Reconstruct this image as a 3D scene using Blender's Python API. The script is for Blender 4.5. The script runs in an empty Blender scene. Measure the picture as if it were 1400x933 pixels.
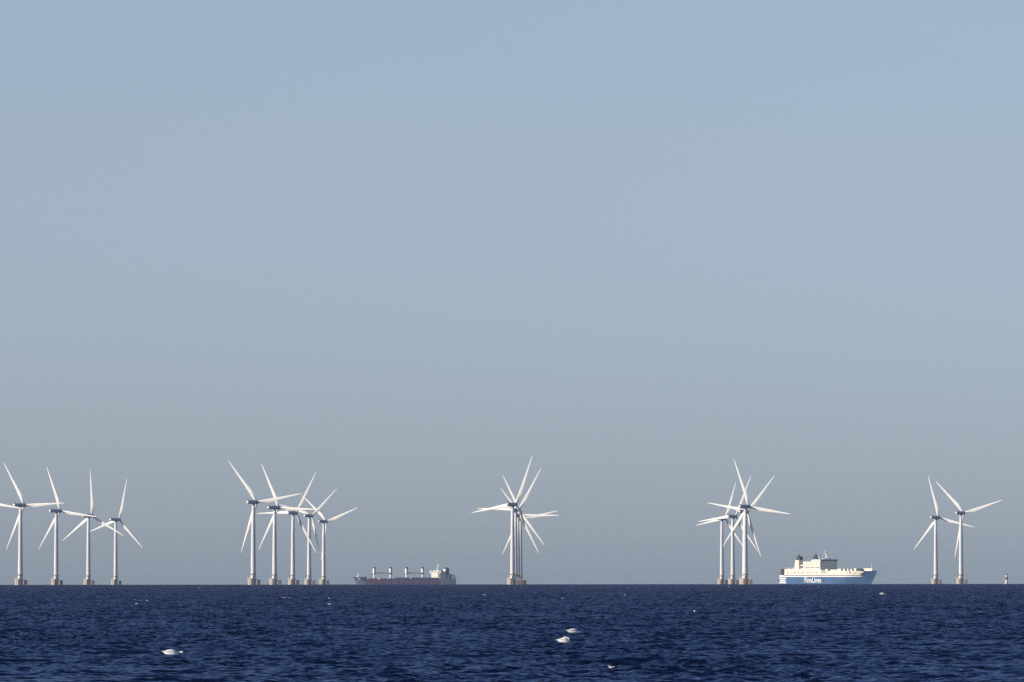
import bpy, bmesh, math, random
import numpy as np
from mathutils import Vector, Matrix

random.seed(7)
RNG = np.random.default_rng(11)
sc = bpy.context.scene
COL = sc.collection
R = math.radians
PI = math.pi

# ------------------------------------------------------------------ camera
FPX = 9000.0                       # focal length in pixels of a 1400 px wide frame (a long telephoto)
CAM_H = 3.7                        # eye height above the sea on the shore
R_EARTH = 7.43e6                   # radius of the sea's curve, refraction included
DIP = math.sqrt(2 * CAM_H / R_EARTH)
HORIZON_Y = 799.4
PITCH = math.atan((HORIZON_Y - DIP * FPX - 466.5) / FPX)
ROLL = R(-0.053)
CAM_M = Matrix.Rotation(PI / 2 + PITCH, 4, 'X') @ Matrix.Rotation(ROLL, 4, 'Z')
CAM_M.translation = (0, 0, CAM_H)
cam_d = bpy.data.cameras.new('camera')
cam = bpy.data.objects.new('camera', cam_d)
COL.objects.link(cam)
cam_d.sensor_width = 36.0
cam_d.lens = 36.0 * FPX / 1400.0
cam_d.clip_start = 1.0
cam_d.clip_end = 60000.0
cam.matrix_world = CAM_M
sc.camera = cam


def at(px, py, Y):
    """the world point seen at pixel (px, py) of the 1400 x 933 frame, at distance Y"""
    d = CAM_M.to_3x3() @ Vector(((px - 700) / FPX, -(py - 466.5) / FPX, -1.0))
    return Vector((0, 0, CAM_H)) + d * (Y / d.y)


def sea_z(x, y):
    return -(x * x + y * y) / (2 * R_EARTH)


# ------------------------------------------------------------------ light
SUN_AZ, SUN_EL = R(74), R(19)      # from behind the viewer, round to the left
to_sun = Vector((-math.sin(SUN_AZ) * math.cos(SUN_EL), -math.cos(SUN_AZ) * math.cos(SUN_EL), math.sin(SUN_EL)))
sd = bpy.data.lights.new('sun', 'SUN')
sd.energy = 4.3
sd.angle = R(0.53)
sd.color = (1.0, 0.90, 0.76)
so = bpy.data.objects.new('sun', sd)
COL.objects.link(so)
so.rotation_euler = to_sun.to_track_quat('Z', 'Y').to_euler()
so.location = (0, 0, 3000)

world = bpy.data.worlds.new('World')
sc.world = world
world.use_nodes = True
nt = world.node_tree
bg = nt.nodes['Background']
sky = nt.nodes.new('ShaderNodeTexSky')
sky.sky_type = 'NISHITA'
sky.sun_disc = False
sky.sun_elevation = SUN_EL
sky.sun_rotation = PI + SUN_AZ
sky.air_density, sky.dust_density, sky.ozone_density = 0.7, 0.7, 4.0
tc = nt.nodes.new('ShaderNodeTexCoord')
sep = nt.nodes.new('ShaderNodeSeparateXYZ')
mr = nt.nodes.new('ShaderNodeMapRange')
mr.inputs['From Min'].default_value = 0.0
mr.inputs['From Max'].default_value = 0.5
ramp = nt.nodes.new('ShaderNodeValToRGB')
STOPS = [(0.0, (1.14, 1.14, 1.35)), (0.025, (1.275, 1.13, 1.215)), (0.0625, (1.58, 1.215, 1.11)),
         (0.0995, (1.79, 1.33, 1.14)), (0.17, (1.35, 1.2, 1.12)), (0.5, (1.0, 1.0, 1.0)), (1.0, (1.0, 1.0, 1.0))]
el = ramp.color_ramp.elements
el[0].position, el[1].position = 0.0, 1.0
for p, _ in STOPS[1:-1]:
    el.new(p)
for e, (p, c) in zip(el, STOPS):
    e.position = p / 0.5 if p < 0.5 else (0.9 if p == 0.5 else 1.0)
    e.color = (*c, 1)
mul = nt.nodes.new('ShaderNodeMix')
mul.data_type = 'RGBA'
mul.blend_type = 'MULTIPLY'
mul.clamp_result = False
mul.inputs['Factor'].default_value = 1.0
nt.links.new(tc.outputs['Generated'], sep.inputs[0])
nt.links.new(sep.outputs['Z'], mr.inputs['Value'])
nt.links.new(mr.outputs[0], ramp.inputs[0])
nt.links.new(sky.outputs[0], mul.inputs['A'])
nt.links.new(ramp.outputs[0], mul.inputs['B'])
nt.links.new(mul.outputs['Result'], bg.inputs['Color'])
bg.inputs['Strength'].default_value = 0.1085

sc.view_settings.view_transform = 'Standard'
sc.view_settings.look = 'None'
sc.view_settings.exposure = 0.0
sc.view_settings.gamma = 1.0
sc.view_settings.use_curve_mapping = False
sc.render.engine = 'CYCLES'
sc.cycles.use_denoising = False
sc.cycles.max_bounces = 6
sc.cycles.volume_bounces = 0


# ------------------------------------------------------------------ materials
def mat(name, color, rough=0.5, spec=0.4, var=0.0, scale=0.5, dark=None, metallic=0.0, stretch=None):
    m = bpy.data.materials.new(name)
    m.use_nodes = True
    n = m.node_tree
    b = n.nodes['Principled BSDF']
    b.inputs['Roughness'].default_value = rough
    b.inputs['Specular IOR Level'].default_value = spec
    b.inputs['Metallic'].default_value = metallic
    b.inputs['Base Color'].default_value = (*color, 1)
    if var or dark:
        t = n.nodes.new('ShaderNodeTexCoord')
        mp = n.nodes.new('ShaderNodeMapping')
        if stretch:
            mp.inputs['Scale'].default_value = stretch
        ns = n.nodes.new('ShaderNodeTexNoise')
        ns.inputs['Scale'].default_value = scale
        ns.inputs['Detail'].default_value = 5
        cr = n.nodes.new('ShaderNodeValToRGB')
        d = dark if dark else tuple(c * (1 - var) for c in color)
        cr.color_ramp.elements[0].color = (*d, 1)
        cr.color_ramp.elements[0].position = 0.33
        cr.color_ramp.elements[1].color = (*color, 1)
        cr.color_ramp.elements[1].position = 0.6
        n.links.new(t.outputs['Object'], mp.inputs['Vector'])
        n.links.new(mp.outputs[0], ns.inputs['Vector'])
        n.links.new(ns.outputs['Fac'], cr.inputs[0])
        n.links.new(cr.outputs[0], b.inputs['Base Color'])
    return m


M = {
    'blade': mat('blade white', (0.76, 0.745, 0.71), 0.4, var=0.06, scale=0.15),
    'tower': mat('tower light grey', (0.78, 0.77, 0.75), 0.5, var=0.07, scale=0.25, stretch=(1, 1, .15)),
    'nacelle': mat('nacelle blue grey', (0.42, 0.45, 0.53), 0.45, var=0.15, scale=0.6),
    'cap': mat('nacelle end white', (0.80, 0.80, 0.78), 0.45, var=0.05),
    'band': mat('weathered yellow paint', (0.55, 0.40, 0.22), 0.6, dark=(0.45, 0.38, 0.30), scale=1.2),
    'concrete': mat('stained concrete', (0.60, 0.51, 0.44), 0.85, dark=(0.46, 0.38, 0.32), scale=0.7, stretch=(1, 1, .35)),
    'rust': mat('red primed steel', (0.46, 0.30, 0.25), 0.7, dark=(0.38, 0.23, 0.20), scale=1.3),
    'darksteel': mat('dark steel', (0.07, 0.075, 0.09), 0.6, var=0.3, scale=1.0),
    'shade_side': mat('landing shade grey', (0.30, 0.27, 0.27), 0.7, var=0.25, scale=1.0),  # shade tone for the landing's right flank
    'ship_white': mat('ship cream white', (0.80, 0.745, 0.64), 0.5, var=0.08, scale=0.12, stretch=(1, 1, .4)),
    'ship_blue': mat('ship hull blue', (0.05, 0.128, 0.26), 0.4, var=0.16, scale=0.08, stretch=(1, 1, .3)),
    'ship_dark': mat('ship dark grey', (0.05, 0.055, 0.07), 0.5, var=0.3, scale=0.6),
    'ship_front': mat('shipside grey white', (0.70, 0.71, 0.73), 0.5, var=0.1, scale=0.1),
    'glass': mat('dark window glass', (0.03, 0.035, 0.045), 0.15, spec=0.5, var=0.2),
    'letter': mat('white lettering', (0.85, 0.84, 0.82), 0.5, var=0.03),
    'deck_red': mat('deck red brown', (0.22, 0.11, 0.09), 0.7, var=0.25, scale=0.2),
    'maroon': mat('hull red', (0.82, 0.43, 0.48), 0.55, dark=(0.74, 0.38, 0.44), scale=0.09, stretch=(1, 1, .3)),
    'hazy_navy': mat('bow shade and haze blue', (0.38, 0.45, 0.58), 0.5, var=0.2, scale=0.15),
    'funnel_blue': mat('funnel blue', (0.10, 0.19, 0.34), 0.5, var=0.12, scale=0.3),
    'green': mat('tarpaulin green', (0.24, 0.40, 0.27), 0.7, var=0.2),
    'orange': mat('lifeboat orange', (0.65, 0.25, 0.10), 0.5, var=0.1),
    'swan': mat('swan feathers', (0.84, 0.83, 0.81), 0.8, spec=0.2, var=0.1, scale=6.0),
    'bill': mat('swan bill', (0.45, 0.18, 0.06), 0.5, var=0.15, scale=20),
    'duck_black': mat('duck black feathers', (0.012, 0.012, 0.014), 0.7, spec=0.2, var=0.3, scale=8),
    'foam': mat('white foam', (0.85, 0.86, 0.87), 0.9, spec=0.1, var=0.25, scale=3.0),
    'beacon_red': mat('beacon red brown', (0.27, 0.17, 0.165), 0.6, var=0.2, scale=0.8),
    'beacon_white': mat('beacon white', (0.78, 0.77, 0.76), 0.6, var=0.08, scale=0.8),
}


# ------------------------------------------------------------------ building helpers
def obj(name, bm, m, parent=None, smooth=False, loc=(0, 0, 0)):
    me = bpy.data.meshes.new(name)
    bmesh.ops.recalc_face_normals(bm, faces=bm.faces[:])
    bm.to_mesh(me)
    bm.free()
    for mm in (m if isinstance(m, (list, tuple)) else [m]):
        me.materials.append(mm)
    if smooth:
        me.polygons.foreach_set('use_smooth', [True] * len(me.polygons))
    o = bpy.data.objects.new(name, me)
    COL.objects.link(o)
    o.location = loc
    if parent:
        o.parent = parent
    return o


def thing(name, label, cat, loc, rz=0.0, group=None):
    o = bpy.data.objects.new(name, None)
    o.empty_display_size = 2.0
    COL.objects.link(o)
    o.location = loc
    o.rotation_euler = (0, 0, rz)
    tag(o, label, cat, group)
    return o


def tag(o, label, cat, group=None):
    o['label'] = label
    o['category'] = cat
    if group:
        o['group'] = group
    return o


def add_box(bm, x0, x1, y0, y1, z0, z1, bevel=0.0, mi=0):
    mtx = Matrix.Translation(((x0 + x1) / 2, (y0 + y1) / 2, (z0 + z1) / 2)) @ Matrix.Diagonal((x1 - x0, y1 - y0, z1 - z0, 1))
    g = bmesh.ops.create_cube(bm, size=1, matrix=mtx)
    fs = {f for v in g['verts'] for f in v.link_faces}
    if bevel:
        es = {e for v in g['verts'] for e in v.link_edges}
        r = bmesh.ops.bevel(bm, geom=list(es), offset=bevel, segments=2, affect='EDGES', profile=0.5)
        fs |= set(r['faces'])
    for f in fs:
        if f.is_valid:
            f.material_index = mi


def add_lathe(bm, prof, n=24, axis='Z', org=(0, 0, 0), mi=0):
    """prof: list of (radius, height); closed at both ends"""
    rings = []
    for r, h in prof:
        ring = []
        for k in range(n):
            a = 2 * PI * k / n
            p = (r * math.cos(a), r * math.sin(a), h)
            if axis == 'X':
                p = (p[2], p[0], p[1])
            ring.append(bm.verts.new((p[0] + org[0], p[1] + org[1], p[2] + org[2])))
        rings.append(ring)
    for a, b in zip(rings, rings[1:]):
        for k in range(n):
            f = bm.faces.new((a[k], a[(k + 1) % n], b[(k + 1) % n], b[k]))
            f.material_index = mi
    for ring in (rings[0][::-1], rings[-1]):
        f = bm.faces.new(ring)
        f.material_index = mi


def add_tube(bm, p0, p1, r0, r1=None, n=8, mi=0):
    p0, p1 = Vector(p0), Vector(p1)
    r1 = r0 if r1 is None else r1
    d = (p1 - p0)
    q = d.to_track_quat('Z', 'Y')
    A, B = [], []
    for k in range(n):
        a = 2 * PI * k / n
        e = q @ Vector((math.cos(a), math.sin(a), 0))
        A.append(bm.verts.new(p0 + e * r0))
        B.append(bm.verts.new(p1 + e * r1))
    for k in range(n):
        f = bm.faces.new((A[k], A[(k + 1) % n], B[(k + 1) % n], B[k]))
        f.material_index = mi
    for ring in (A[::-1], B):
        bm.faces.new(ring).material_index = mi


def add_loft(bm, rings, mis=None, caps=True):
    """rings: lists of points, all of the same count"""
    vs = [[bm.verts.new(p) for p in r] for r in rings]
    n = len(vs[0])
    for i, (a, b) in enumerate(zip(vs, vs[1:])):
        for k in range(n):
            f = bm.faces.new((a[k], a[(k + 1) % n], b[(k + 1) % n], b[k]))
            if mis:
                f.material_index = mis[i]
    if caps:
        bm.faces.new(vs[0][::-1]).material_index = mis[0] if mis else 0
        bm.faces.new(vs[-1]).material_index = mis[-1] if mis else 0


def one(fn, *a, **k):
    bm = bmesh.new()
    fn(bm, *a, **k)
    return bm


# ------------------------------------------------------------------ the sea
WIND = Vector((-0.62, -0.78))      # the wind blows this way (the rotors face into it)
BANDS = [(0.45, 1.9, 64, 0.031, 0.80), (1.9, 6.5, 30, 0.0165, 0.60), (6.5, 30.0, 12, 0.0100, 0.40)]   # wavelengths, count, steepness, spread
w_lam = np.concatenate([np.exp(RNG.uniform(np.log(a), np.log(b), n)) for a, b, n, k, sp in BANDS])
w_amp = np.concatenate([np.full(n, k) for a, b, n, k, sp in BANDS]) * w_lam / (2 * PI)
w_ang = math.atan2(WIND.y, WIND.x) + np.concatenate([RNG.normal(0, sp, n) for a, b, n, k, sp in BANDS])
NW = len(w_lam)
w_k = 2 * PI / w_lam
w_kx, w_ky = w_k * np.cos(w_ang), w_k * np.sin(w_ang)
w_ph = RNG.uniform(0, 2 * PI, NW)


def waves(x, y, step):
    """height of the sea surface; waves much too short for the mesh step fade out"""
    x = np.asarray(x, dtype=np.float32)
    y = np.asarray(y, dtype=np.float32)
    step = np.asarray(step, dtype=np.float32)
    h = np.zeros(np.broadcast(x, y).shape, dtype=np.float32)
    gust = (1.0 + 0.26 * np.sin(x * 0.143 + y * 0.011 + 1.0) * np.sin(y * 0.017 - x * 0.049)
            + 0.22 * np.sin(x * 0.31 - y * 0.034 + 2.2) * np.sin(y * 0.05 + x * .07)).astype(np.float32)
    for i in range(NW):
        fade = np.clip((w_lam[i] / step - 0.12) / 0.5, 0, 1).astype(np.float32)
        if fade.max() <= 0:
            continue
        ph = np.float32(w_kx[i]) * x + np.float32(w_ky[i]) * y + np.float32(w_ph[i])
        s = np.sin(ph)
        if w_lam[i] < 6.5:
            s -= np.float32(0.25) * np.cos(2 * ph)          # sharper crests
            s *= gust
        h += np.float32(w_amp[i]) * fade * s
    return h


def grid_faces(nr, nc, base):
    i = np.arange(nr - 1)[:, None] * nc + np.arange(nc - 1)[None, :]
    q = np.stack([i, i + 1, i + 1 + nc, i + nc], -1).reshape(-1, 4)
    return q + base


def build_sea():
    rs = [4.0]
    while rs[-1] < 200:
        rs.append(rs[-1] * 1.05 if rs[-1] < 120 else rs[-1] + 1.2)
    while rs[-1] < 15800:
        r = rs[-1]
        rs.append(r + (0.17 if r < 400 else 0.17 * (r / 400) ** 1.25))
    rs = np.array(rs)
    half = R(6.2)
    az = np.linspace(-half, half, 1500)
    step = np.gradient(rs)[:, None]
    x = rs[:, None] * np.sin(az)[None, :]
    y = rs[:, None] * np.cos(az)[None, :]
    z = waves(x, y, step) - (rs ** 2 / (2 * R_EARTH))[:, None]
    v1 = np.stack([x, y, z], -1).reshape(-1, 3)
    f1 = grid_faces(len(rs), len(az), 0)
    # the rest of the disc, coarser
    rs2 = np.concatenate([np.linspace(4, 100, 60), np.geomspace(102, 15800, 520)])
    az2 = np.linspace(half, 2 * PI - half, 260)
    x2 = rs2[:, None] * np.sin(az2)[None, :]
    y2 = rs2[:, None] * np.cos(az2)[None, :]
    st2 = np.gradient(rs2)[:, None]
    z2 = waves(x2, y2, np.maximum(st2, rs2[:, None] * 0.022) * 4) - (rs2 ** 2 / (2 * R_EARTH))[:, None]
    v2 = np.stack([x2, y2, z2], -1).reshape(-1, 3)
    f2 = grid_faces(len(rs2), len(az2), len(v1))
    v = np.concatenate([v1, v2]).astype(np.float32)
    f = np.concatenate([f1, f2]).astype(np.int32)[:, ::-1]
    me = bpy.data.meshes.new('sea')
    me.vertices.add(len(v))
    me.vertices.foreach_set('co', v.ravel())
    me.loops.add(f.size)
    me.loops.foreach_set('vertex_index', np.ascontiguousarray(f).ravel())
    me.polygons.add(len(f))
    me.polygons.foreach_set('loop_start', np.arange(0, f.size, 4, dtype=np.int32))
    me.polygons.foreach_set('use_smooth', np.ones(len(f), dtype=bool))
    # how much of the chop is finer than the mesh (0 near the shore, 1 far out): it turns into roughness
    rr = np.hypot(v[:, 0], v[:, 1])
    lod = np.clip(np.log(np.maximum(rr, 1) / 240.0) / np.log(1700.0 / 240.0), 0, 1).astype(np.float32)
    at_ = me.attributes.new('unresolved', 'FLOAT', 'POINT')
    at_.data.foreach_set('value', lod)
    me.update(calc_edges=True)
    o = bpy.data.objects.new('sea', me)
    COL.objects.link(o)
    o['kind'] = 'structure'
    print('sea verts', len(v), 'rows', len(rs))
    return o


FRESNEL_P = 6.0


def sea_material():
    m = bpy.data.materials.new('sea water')
    m.use_nodes = True
    n = m.node_tree
    n.nodes.remove(n.nodes['Principled BSDF'])
    body = n.nodes.new('ShaderNodeBsdfDiffuse')
    gl = n.nodes.new('ShaderNodeBsdfGlossy')
    gl.distribution = 'GGX'
    gl.inputs['Color'].default_value = (0.41, 0.46, 0.62, 1)   # most grazing facets hide behind crests
    mx = n.nodes.new('ShaderNodeMixShader')
    out = [q for q in n.nodes if q.type == 'OUTPUT_MATERIAL'][0]
    n.links.new(body.outputs[0], mx.inputs[1])
    n.links.new(gl.outputs[0], mx.inputs[2])
    n.links.new(mx.outputs[0], out.inputs['Surface'])
    t = n.nodes.new('ShaderNodeNewGeometry')
    lodn = n.nodes.new('ShaderNodeAttribute')
    lodn.attribute_name = 'unresolved'
    rmap = n.nodes.new('ShaderNodeMapRange')
    rmap.inputs['To Min'].default_value = 0.17
    rmap.inputs['To Max'].default_value = 0.30
    n.links.new(lodn.outputs['Fac'], rmap.inputs['Value'])
    n.links.new(rmap.outputs[0], gl.inputs['Roughness'])
    amap = n.nodes.new('ShaderNodeMapRange')
    amap.inputs['To Min'].default_value = 1.7
    amap.inputs['To Max'].default_value = 3.0
    n.links.new(lodn.outputs['Fac'], amap.inputs['Value'])
    # small ripples: tilt the normal by noise laid along the wave crests
    rot = math.atan2(WIND.y, WIND.x)
    last = t.outputs['Normal']
    for scale, amp, strch in ((3.6, 0.20, 0.45), (1.2, 0.46, 0.42), (0.3, 0.20, 0.5)):
        mp = n.nodes.new('ShaderNodeMapping')
        mp.inputs['Rotation'].default_value = (0, 0, -rot)
        mp2 = n.nodes.new('ShaderNodeMapping')
        mp2.inputs['Scale'].default_value = (1, strch, 1)
        n1 = n.nodes.new('ShaderNodeTexNoise')
        n1.inputs['Scale'].default_value = scale
        n1.inputs['Detail'].default_value = 3
        sb = n.nodes.new('ShaderNodeVectorMath')
        sb.operation = 'SUBTRACT'
        sb.inputs[1].default_value = (0.5, 0.5, 0.5)
        ml = n.nodes.new('ShaderNodeVectorMath')
        ml.operation = 'MULTIPLY'
        ml.inputs[1].default_value = (amp * 2, amp * 2, 0)
        sc_ = n.nodes.new('ShaderNodeVectorMath')
        sc_.operation = 'SCALE'
        n.links.new(amap.outputs[0], sc_.inputs['Scale'])
        ad = n.nodes.new('ShaderNodeVectorMath')
        ad.operation = 'ADD'
        n.links.new(t.outputs['Position'], mp.inputs['Vector'])
        n.links.new(mp.outputs[0], mp2.inputs['Vector'])
        n.links.new(mp2.outputs[0], n1.inputs['Vector'])
        n.links.new(n1.outputs['Color'], sb.inputs[0])
        n.links.new(sb.outputs[0], ml.inputs[0])
        n.links.new(ml.outputs[0], sc_.inputs[0])
        n.links.new(sc_.outputs[0], ad.inputs[0])
        n.links.new(last, ad.inputs[1])
        last = ad.outputs[0]
    nz = n.nodes.new('ShaderNodeVectorMath')
    nz.operation = 'NORMALIZE'
    n.links.new(last, nz.inputs[0])
    n.links.new(nz.outputs[0], gl.inputs['Normal'])
    # Schlick's Fresnel on the rippled normal, the same for facets turned either way
    dt = n.nodes.new('ShaderNodeVectorMath')
    dt.operation = 'DOT_PRODUCT'
    n.links.new(nz.outputs[0], dt.inputs[0])
    n.links.new(t.outputs['Incoming'], dt.inputs[1])

    def mth(op, v0=None, v1=None):
        q = n.nodes.new('ShaderNodeMath')
        q.operation = op
        for i, v in enumerate((v0, v1)):
            if v is None:
                continue
            if isinstance(v, (int, float)):
                q.inputs[i].default_value = v
            else:
                n.links.new(v, q.inputs[i])
        return q.outputs[0]
    f = mth('POWER', mth('SUBTRACT', 1.0, mth('ABSOLUTE', dt.outputs['Value'])), FRESNEL_P)
    f = mth('ADD', mth('MULTIPLY', f, 0.98), 0.02)
    n.links.new(f, mx.inputs[0])
    # slow drifts of the water's own colour (cloudier and clearer water)
    n2 = n.nodes.new('ShaderNodeTexNoise')
    n2.inputs['Scale'].default_value = 0.02
    n2.inputs['Detail'].default_value = 3
    cr = n.nodes.new('ShaderNodeValToRGB')
    cr.color_ramp.elements[0].position = 0.35
    cr.color_ramp.elements[0].color = (0.0025, 0.006, 0.025, 1)
    cr.color_ramp.elements[1].position = 0.65
    cr.color_ramp.elements[1].color = (0.0035, 0.009, 0.034, 1)
    n.links.new(t.outputs['Position'], n2.inputs['Vector'])
    n.links.new(n2.outputs['Fac'], cr.inputs[0])
    n.links.new(cr.outputs[0], body.inputs['Color'])
    return m


sea = build_sea()
sea.data.materials.append(sea_material())


def wave_at(x, y):
    return float(waves(np.array([x]), np.array([y]), np.array([0.3]))[0]) + sea_z(x, y)


def on_sea(px, py, clear=0.0):
    """the point of the mean sea surface seen at a pixel (py below the horizon)"""
    d = CAM_M.to_3x3() @ Vector(((px - 700) / FPX, -(py - 466.5) / FPX, -1.0))
    s = -d.z / d.y
    # CAM_H - s*Y = -Y^2/2R  ->  nearer root
    a, bq, c = 1 / (2 * R_EARTH), -s, CAM_H
    Y = (-bq - math.sqrt(max(bq * bq - 4 * a * c, 0))) / (2 * a)
    return at(px, py, Y)


# ------------------------------------------------------------------ wind turbines
BLADE = 46.5
OVERHANG = 5.6
HUBZ = 70.0


def blade_mesh():
    """one blade along +Z in the rotor plane (Y, Z); the wind side is +X, leading edge towards +Y"""
    bm = bmesh.new()
    n = 20
    rings = []
    # span, chord, thickness, forward part of the chord, twist, coning bend
    st = [(1.1, 1.9, 1.9, .50, 0), (3.0, 1.9, 1.85, .50, 0), (5.5, 2.4, 1.6, .44, 14), (8.5, 3.25, 1.15, .34, 13),
          (10.2, 3.5, .92, .30, 11), (13.0, 3.28, .76, .30, 9), (18, 2.75, .58, .30, 6.5), (24, 2.22, .44, .31, 4), (31, 1.66, .32, .32, 2.2),
          (38, 1.18, .22, .33, 1), (43, .80, .15, .35, .3), (45.6, .46, .09, .38, 0), (46.5, .14, .05, .45, 0)]
    for s, c, t, fw, tw in st:
        ring = []
        blend = min(max((s - 2.5) / 5.0, 0), 1)
        for k in range(n):
            a = 2 * PI * k / n
            cy, tz = math.cos(a), math.sin(a)
            # circle at the root, aerofoil outboard
            yc = cy * 0.5
            th = 0.5 * tz * (1 - blend * (0.62 * (1 - (yc + .5)) ** 1.3))
            yy = (yc + .5) * c - (1 - fw) * c
            xx = th * t
            tr = R(tw)
            ring.append((xx * math.cos(tr) - yy * math.sin(tr) * .6 + 0.012 * s * s / 46.5, yy, s))
        rings.append(ring)
    add_loft(bm, rings)
    return bm


def nacelle_mesh():
    """axis along +X to the rotor; tower axis at x = 0"""
    bm = bmesh.new()
    n = 20
    rings = []
    for x, w, h, zc in [(-8.7, 2.3, 2.3, .02), (-8.2, 2.75, 2.75, .02), (-6.5, 3.05, 3.0, .0), (-2.0, 3.35, 3.25, .0),
                        (1.5, 3.4, 3.3, .0), (3.0, 3.25, 3.2, 0), (3.9, 2.7, 2.7, 0)]:
        ring = []
        for k in range(n):
            a = 2 * PI * k / n
            c, s = math.cos(a), math.sin(a)
            e = 0.72
            ring.append((x, .5 * w * math.copysign(abs(c) ** e, c), zc + .5 * h * math.copysign(abs(s) ** e, s)))
        rings.append(ring)
    add_loft(bm, rings)
    return bm


def make_turbine():
    root = thing('wind_turbine', 'white wind turbine', 'wind turbine', (0, 0, 0), 0, 'white wind turbines of the offshore wind farm')
    hubz = HUBZ
    # tower foot at z = 0 is the water line
    bm = bmesh.new()
    prof = [(2.45, 4.6), (2.32, 6.0), (2.18, 9.3), (2.13, 13), (2.02, 22), (1.86, 36), (1.62, 52), (1.36, hubz - 1.6)]
    add_lathe(bm, prof, 28)
    tw = obj('tower', bm, M['tower'], root, True)
    bm = bmesh.new()
    add_lathe(bm, [(2.235, 8.2), (2.225, 10.0)], 28)
    obj('paint_band', bm, M['band'], tw, True)
    bm = bmesh.new()
    add_box(bm, -.5, .5, -2.62, -2.2, 5.4, 7.6, .05)
    obj('door', bm, M['darksteel'], tw)
    # concrete foundation: a chamfered block, its basin rim and a lower skirt
    f = bmesh.new()
    n = 10
    rings = []
    for rr, z in [(3.5, -7), (3.5, -1), (3.45, 1.0), (3.5, 4.5), (3.65, 4.7), (3.65, 5.5), (3.2, 5.55), (3.15, 4.9)]:
        rings.append([(rr * math.cos(2 * PI * (k + .3) / n) - 1.3, rr * math.sin(2 * PI * (k + .3) / n), z) for k in range(n)])
    add_loft(f, rings)
    fo = obj('foundation', f, M['concrete'], root)
    bm = bmesh.new()
    add_lathe(bm, [(2.9, 4.4), (2.55, 5.9)], 20)
    obj('pedestal', bm, M['tower'], root, True)
    # railing round the block
    bm = bmesh.new()
    for k in range(n):
        a0, a1 = 2 * PI * (k + .3) / n, 2 * PI * (k + 1.3) / n
        p0 = Vector((3.6 * math.cos(a0) - 1.3, 3.6 * math.sin(a0), 5.5))
        p1 = Vector((3.6 * math.cos(a1) - 1.3, 3.6 * math.sin(a1), 5.5))
        add_tube(bm, p0, p0 + Vector((0, 0, 1.1)), .05, n=5)
        for hz in (.55, 1.1):
            add_tube(bm, p0 + Vector((0, 0, hz)), p1 + Vector((0, 0, hz)), .04, n=5)
    obj('railing', bm, M['tower'], fo)
    # service landing beside the block
    bm = bmesh.new()
    add_box(bm, 3.35, 4.7, -2.0, 1.6, -6, 4.3, .08)
    la = obj('landing_tower', bm, M['rust'], root)
    bm = bmesh.new()
    add_box(bm, 2.85, 4.9, -2.2, 1.8, 4.3, 5.2, .06)
    obj('landing_platform', bm, M['cap'], la)
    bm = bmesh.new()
    add_box(bm, 4.72, 6.1, -1.9, 1.9, -6, 4.5, .1)  # grey box stands in for the landing's shaded right face
    obj('shade_side', bm, M['shade_side'], la)
    bm = bmesh.new()
    for yy in (-1.7, 1.5):
        for xx in (3.2, 4.6):
            add_tube(bm, (xx, yy, 5.2), (xx, yy, 6.4), .06, n=5)
    for yy in (-1.7, 1.5):
        add_tube(bm, (3.2, yy, 6.4), (4.6, yy, 6.4), .05, n=5)
    for xx in (3.2, 4.6):
        add_tube(bm, (xx, -1.7, 6.4), (xx, 1.5, 6.4), .05, n=5)
    obj('railing', bm, M['cap'], la)
    # the turning head
    na = obj('nacelle', nacelle_mesh(), M['nacelle'], root, True, (0, 0, hubz))
    bm = bmesh.new()
    add_lathe(bm, [(1.22, -9.02), (1.22, -8.72), (1.16, -8.68)], 20, 'X')
    obj('end_cap', bm, M['cap'], na, True)
    bm = bmesh.new()
    add_tube(bm, (-8.0, .5, 1.3), (-8.0, .5, 3.0), .07, n=6)
    add_box(bm, -8.5, -7.7, -.75, .75, 1.35, 2.0, .05)
    obj('wind_vane', bm, M['darksteel'], na)
    bm = bmesh.new()
    add_lathe(bm, [(1.55, -2.6), (1.7, -2.2), (1.7, -1.55)], 20)
    obj('yaw_collar', bm, M['nacelle'], na, True)
    rotor = bpy.data.objects.new('rotor', None)
    hb = bmesh.new()
    add_lathe(hb, [(1.35, -1.75), (1.6, -1.2), (1.65, 0), (1.5, .9), (1.0, 1.9), (.35, 2.5), (.05, 2.6)], 20, 'X')
    hub = obj('hub', hb, M['nacelle'], root, True, (OVERHANG, 0, hubz))
    first = None
    for k in range(3):
        if first is None:
            b = first = obj('blade', blade_mesh(), M['blade'], hub, True)
        else:
            b = first.copy()
            COL.objects.link(b)
        b.parent = hub
        b.rotation_euler = (R(120 * k), 0, 0)
    bpy.data.objects.remove(rotor)
    return root


def copy_tree(o, parent=None):
    c = o.copy()
    COL.objects.link(c)
    c.parent = parent
    for ch in [q for q in o.children]:
        copy_tree(ch, c)
    return c


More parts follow.
